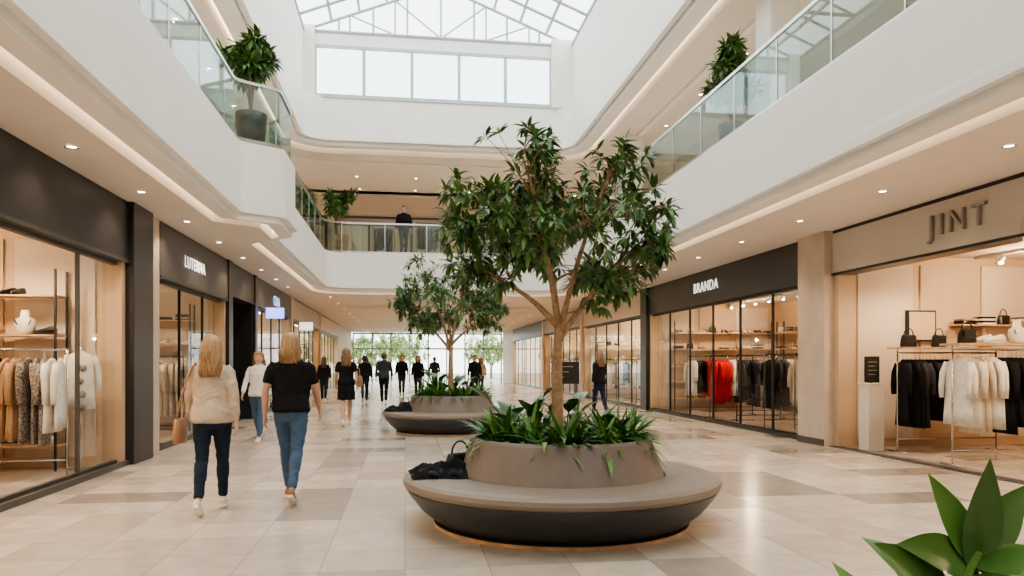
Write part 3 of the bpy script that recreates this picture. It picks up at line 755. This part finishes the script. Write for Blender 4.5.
    S.stack([(hem,hipw+L*.8,.128+L*.7,-.015),(hem+.03,hipw+L,.130+L,-.015),(.98,hipw+L*.8,.122+L,-.012),(1.08,ww+L*1.4,.098+L,0),(1.18,ww*1.06+L*1.2,.104+L*.8,.005),(1.28,.15*sw+L*.6,.112+L*.4,.005),
       (1.35,.162*sw+L*.4,.10+L*.3,-.005),(1.395,.155*sw+L*.2,.082+L*.3,-.012),(1.43,.11*sw,.065,-.015),(1.455,.066,.058,-.012)],top,28,pw=.92)
    S.stack([(1.38,.06,.06,-.01),(1.44,.052,.056,-.008),(1.47,.048,.052,-.004),(1.52,.048,.054,.0)],SKIN,16)
    Hd=MB()
    for m in S.mats: Hd.mi(m)
    Hd.stack([(1.474,.022,.03,.045),(1.488,.042,.055,.028),(1.51,.056,.075,.014),(1.54,.066,.086,.006),(1.575,.073,.094,0),(1.61,.077,.098,-.004),(1.645,.074,.093,-.008),(1.675,.058,.074,-.01),(1.697,.022,.028,-.01)],SKIN,20)
    Hd.tube([(0,.09,1.592),(0,.102,1.572),(0,.112,1.556),(0,.095,1.546)],[.009,.011,.014,.012],SKIN,8)
    for s in (-1,1): Hd.ball((s*.078,-.004,1.572),(.012,.02,.032),SKIN,8,6)
    cap=[(1.50,.066,.055,-.045),(1.55,.082,.082,-.032),(1.60,.089,.099,-.025),(1.655,.087,.102,-.014),(1.69,.068,.082,-.010),(1.716,.024,.03,-.010)]
    Hd.stack(cap,hm,20)
    if hair=='long':
        Hd.stack([(1.31,.06,.018,-.135),(1.35,.084,.030,-.128),(1.40,.094,.042,-.112),(1.48,.094,.055,-.082),(1.55,.092,.075,-.05),(1.62,.088,.09,-.03)],hm,20)
    elif hair=='bob':
        Hd.stack([(1.405,.07,.04,-.08),(1.44,.096,.062,-.066),(1.50,.100,.08,-.05),(1.58,.094,.09,-.032),(1.64,.086,.095,-.02)],hm,20)
    ct,st=cos(turn),sin(turn)
    rotv=lambda v:(v[0]*ct-v[1]*st,v[0]*st+v[1]*ct,v[2])
    HD=MB()
    for s in (-1,1):
        HD.ball((s*.031,.082,1.588),(.014,.012,.010),EYEW,10,6); HD.ball((s*.031,.0925,1.588),(.006,.004,.006),IRIS,8,5)
        HD.tube([(s*.015,.097,1.604),(s*.031,.097,1.609),(s*.047,.086,1.604)],[.003,.004,.002],hm,5)
    HD.tube([(-.024,.083,1.524),(-.01,.093,1.528),(.01,.093,1.528),(.024,.083,1.524)],[.003,.007,.007,.003],LIP,6)
    if hair in('long','bob'):
        zb=1.30 if hair=='long' else 1.395
        for i in range(46):
            a=pi*(1.0+ (i+.5)/46)+rng.uniform(-.03,.03); ph=rng.random()*6
            k=rng.uniform(.0,1)
            x1,y1=.086*cos(a),-.02+.098*sin(a)
            pts=[(x1*.25,-.01+y1*.25,1.718),(x1*.75,y1*.72,1.69),(x1*1.03,y1*1.03,1.64),(x1*1.08,y1*1.06,1.56)]
            nn=6
            for j in range(1,nn+1):
                t=j/nn; z=1.56+(zb+.05*k-1.56)*t; w=.013*sin(ph+t*7)
                yy=(y1*1.06)*(1-t)+(-.135 if hair=='long' else -.095)*t*(.5+.5*abs(sin(a)))-.012*t+.0
                if hair=='long': yy=min(yy,-.02-.09*t)
                pts.append((x1*(1.1+.12*sin(pi*t)*1.0-.1*t)+w,yy+w*.5-.012,z))
            HD.tube(pts,[.006,.011,.012,.012]+[.012-.0012*j for j in range(nn)],hm,6)
    for src,dst in ((Hd,S),(HD,D)):
        o=len(dst.v); dst.v.extend([rotv(v) for v in src.v]); 
        for ff,mm_,ss in zip(src.f,src.m,src.s): dst.f.append(tuple(q+o for q in ff)); dst.m.append(dst.mi(src.mats[mm_])); dst.s.append(ss)
    if bag:
        bm,bs,bz=bag; bx=bs*.30
        D.tube([(bx,.0,bz+t*.24) for t in (0,.06,.5,.95,1)],[(.13,.05),(.15,.06),(.145,.06),(.13,.045),(.12,.03)],bm,16,wide=(0,1,0))
        D.tube([(bx,-.11,bz+.22),(bx-bs*.02,-.10,bz+.4),(bs*.18,-.06,1.40),(bs*.15,0,1.445),(bs*.18,.05,1.38),(bx-bs*.02,.1,bz+.4),(bx,.11,bz+.22)],[.010]*7,bm,6)
    me=bpy.data.meshes.new('tmp'); me.from_pydata(S.v,[],S.f); ob=bpy.data.objects.new('tmp',me); scene.collection.objects.link(ob)
    r=ob.modifiers.new('r','REMESH'); r.mode='VOXEL'; r.voxel_size=vox; r.adaptivity=0
    sm=ob.modifiers.new('s','SMOOTH'); sm.factor=.5; sm.iterations=3
    dg=bpy.context.evaluated_depsgraph_get(); ev=ob.evaluated_get(dg); nm=bpy.data.meshes.new_from_object(ev)
    bvh=BVHTree.FromPolygons(S.v,S.f)
    F=MB(); F.mats=list(S.mats); vm_=[v.co.copy() for v in nm.vertices]; fs=[tuple(p.vertices) for p in nm.polygons]; mi=[]
    fabm=[False]*len(vm_); fk=(S.mats.index(top),S.mats.index(bottom))
    for p in nm.polygons:
        loc,no,ix,di=bvh.find_nearest(p.center); k=S.m[ix] if ix is not None else 0; mi.append(k)
        if k in fk:
            for q in p.vertices: fabm[q]=True
    for i,v in enumerate(vm_):
        if fabm[i]:
            n_=nm.vertices[i].normal; v+=n_*(.008*noise.noise(Vector((v.x*9+X,v.y*9,v.z*14)))+.005*sin(v.z*60+9*noise.noise(v*7)) *(.5+.5*noise.noise(v*5)))
    F.v=[tuple(v) for v in vm_]; F.f=fs; F.m=mi; F.s=[True]*len(fs)
    o=len(F.v); F.v.extend([tuple(v) for v in D.v])
    for ff,mm_,ss in zip(D.f,D.m,D.s): F.f.append(tuple(q+o for q in ff)); F.m.append(F.mi(D.mats[mm_])); F.s.append(ss)
    bpy.data.objects.remove(ob)
    obj=F.build(name); sc=H/1.70; obj.scale=(sc,sc,sc); obj.location=(X,Y,Z-min(feet)*sc); obj.rotation_euler=(0,0,heading)
    return obj
JEAN=fab('jeans_blue',(.075,.13,.21)); NAVY=fab('jeans_navy',(.016,.028,.045)); SWE=fab('sweater_oatmeal',(.52,.43,.34)); 
human('woman_walking',-1.87,7.68,0,.03,1.68,'f',SWE,NAVY,LEATHW,'long',HBLOND,walk=.85,phase=1,vox=.011,bag=(LEATHT,-1,.66),loose=.016)
human('person_walking',-1.19,8.15,0,-.05,1.72,'m',FB['black'],JEAN,LEATHT,'bob',HBLOND,sleeve='short',walk=.8,phase=-1,vox=.011,loose=.012)
human('woman_walking',-2.65,14.2,0,pi-.1,1.63,'f',FB['white'],JEAN,LEATHW,'long',HLB,walk=.8,phase=-1,vox=.013,turn=.1)
human('woman_walking',-1.34,17.6,0,.05,1.74,'f',FB['black'],FB['black'],LEATHW,'long',HLB,sleeve='short',walk=.7,phase=1,leg='bare',vox=.014,bag=(LEATHT,1,.85))
K=FB['black'];G=FB['dark'];NV=FB['navy']
far=[(-2.96,28.3,1.62,'f',K,NAVY,'long',HBROWN,0),(-1.5,28.5,1.68,'m',K,NAVY,'short',HDK,0),(-.72,26.0,1.76,'m',G,K,'short',HBROWN,0),(-.15,33.5,1.74,'m',K,G,'short',HDK,pi),
 (.5,30.2,1.7,'f',K,NAVY,'bob',HBROWN,pi),(1.5,39,1.72,'m',G,NV,'short',HDK,0),(2.75,29.9,1.72,'m',K,G,'short',HDK,pi),(3.4,34,1.66,'f',SWE,NAVY,'bob',HLB,0),
 (5.15,19.6,1.72,'f',K,NV,'long',HLB,.4),(-2.2,44,1.7,'f',G,JEAN,'long',HBROWN,0)]
for i,(x,y,h,sx,t,bt,hr,hc,hd) in enumerate(far):
    human('pedestrian',x,y,0,hd,h,sx,t,bt,LEATHB if i%2 else LEATHW,hr,hc,walk=.7 if i%3 else .4,phase=1 if i%2 else -1,vox=.02)
human('person_standing',-.05,26.2,F1,pi,1.72,'m',K,G,LEATHB,'short',HDK,walk=0,vox=.02)
rack(-1.2,-.4,28.6,z=1.5,cols=('black','dark')).location.z=F1
rack(.4,1.3,28.0,z=1.5,cols=('black','grey')).location.z=F1

# ---------------------------------------------------------------- world, camera
w=bpy.data.worlds.new('overcast_sky'); scene.world=w; w.use_nodes=True
bg=w.node_tree.nodes['Background']; bg.inputs['Color'].default_value=(1,.978,.95,1); bg.inputs['Strength'].default_value=4.1
for loc,sz,rot in (((1.2,9.5,12.2),(8.8,31),(0,0,0)),((1.7,57.8,1.9),(11.2,3.7),(-pi/2,0,0))):
    o=light('AREA',loc,1,(1,1,1),rot=rot,size=sz,name='sky_portal'); o.data.cycles.is_portal=True
scene.view_settings.look='AgX - Medium High Contrast'
cd=bpy.data.cameras.new('camera'); cam=bpy.data.objects.new('camera',cd); scene.collection.objects.link(cam)
cam.location=(0,0,1.47); cam.rotation_euler=(pi/2,0,-math.radians(8.1)); cd.sensor_width=36; cd.lens=26.37; cd.shift_y=75/1024; cd.clip_start=.05; cd.clip_end=300
scene.camera=cam
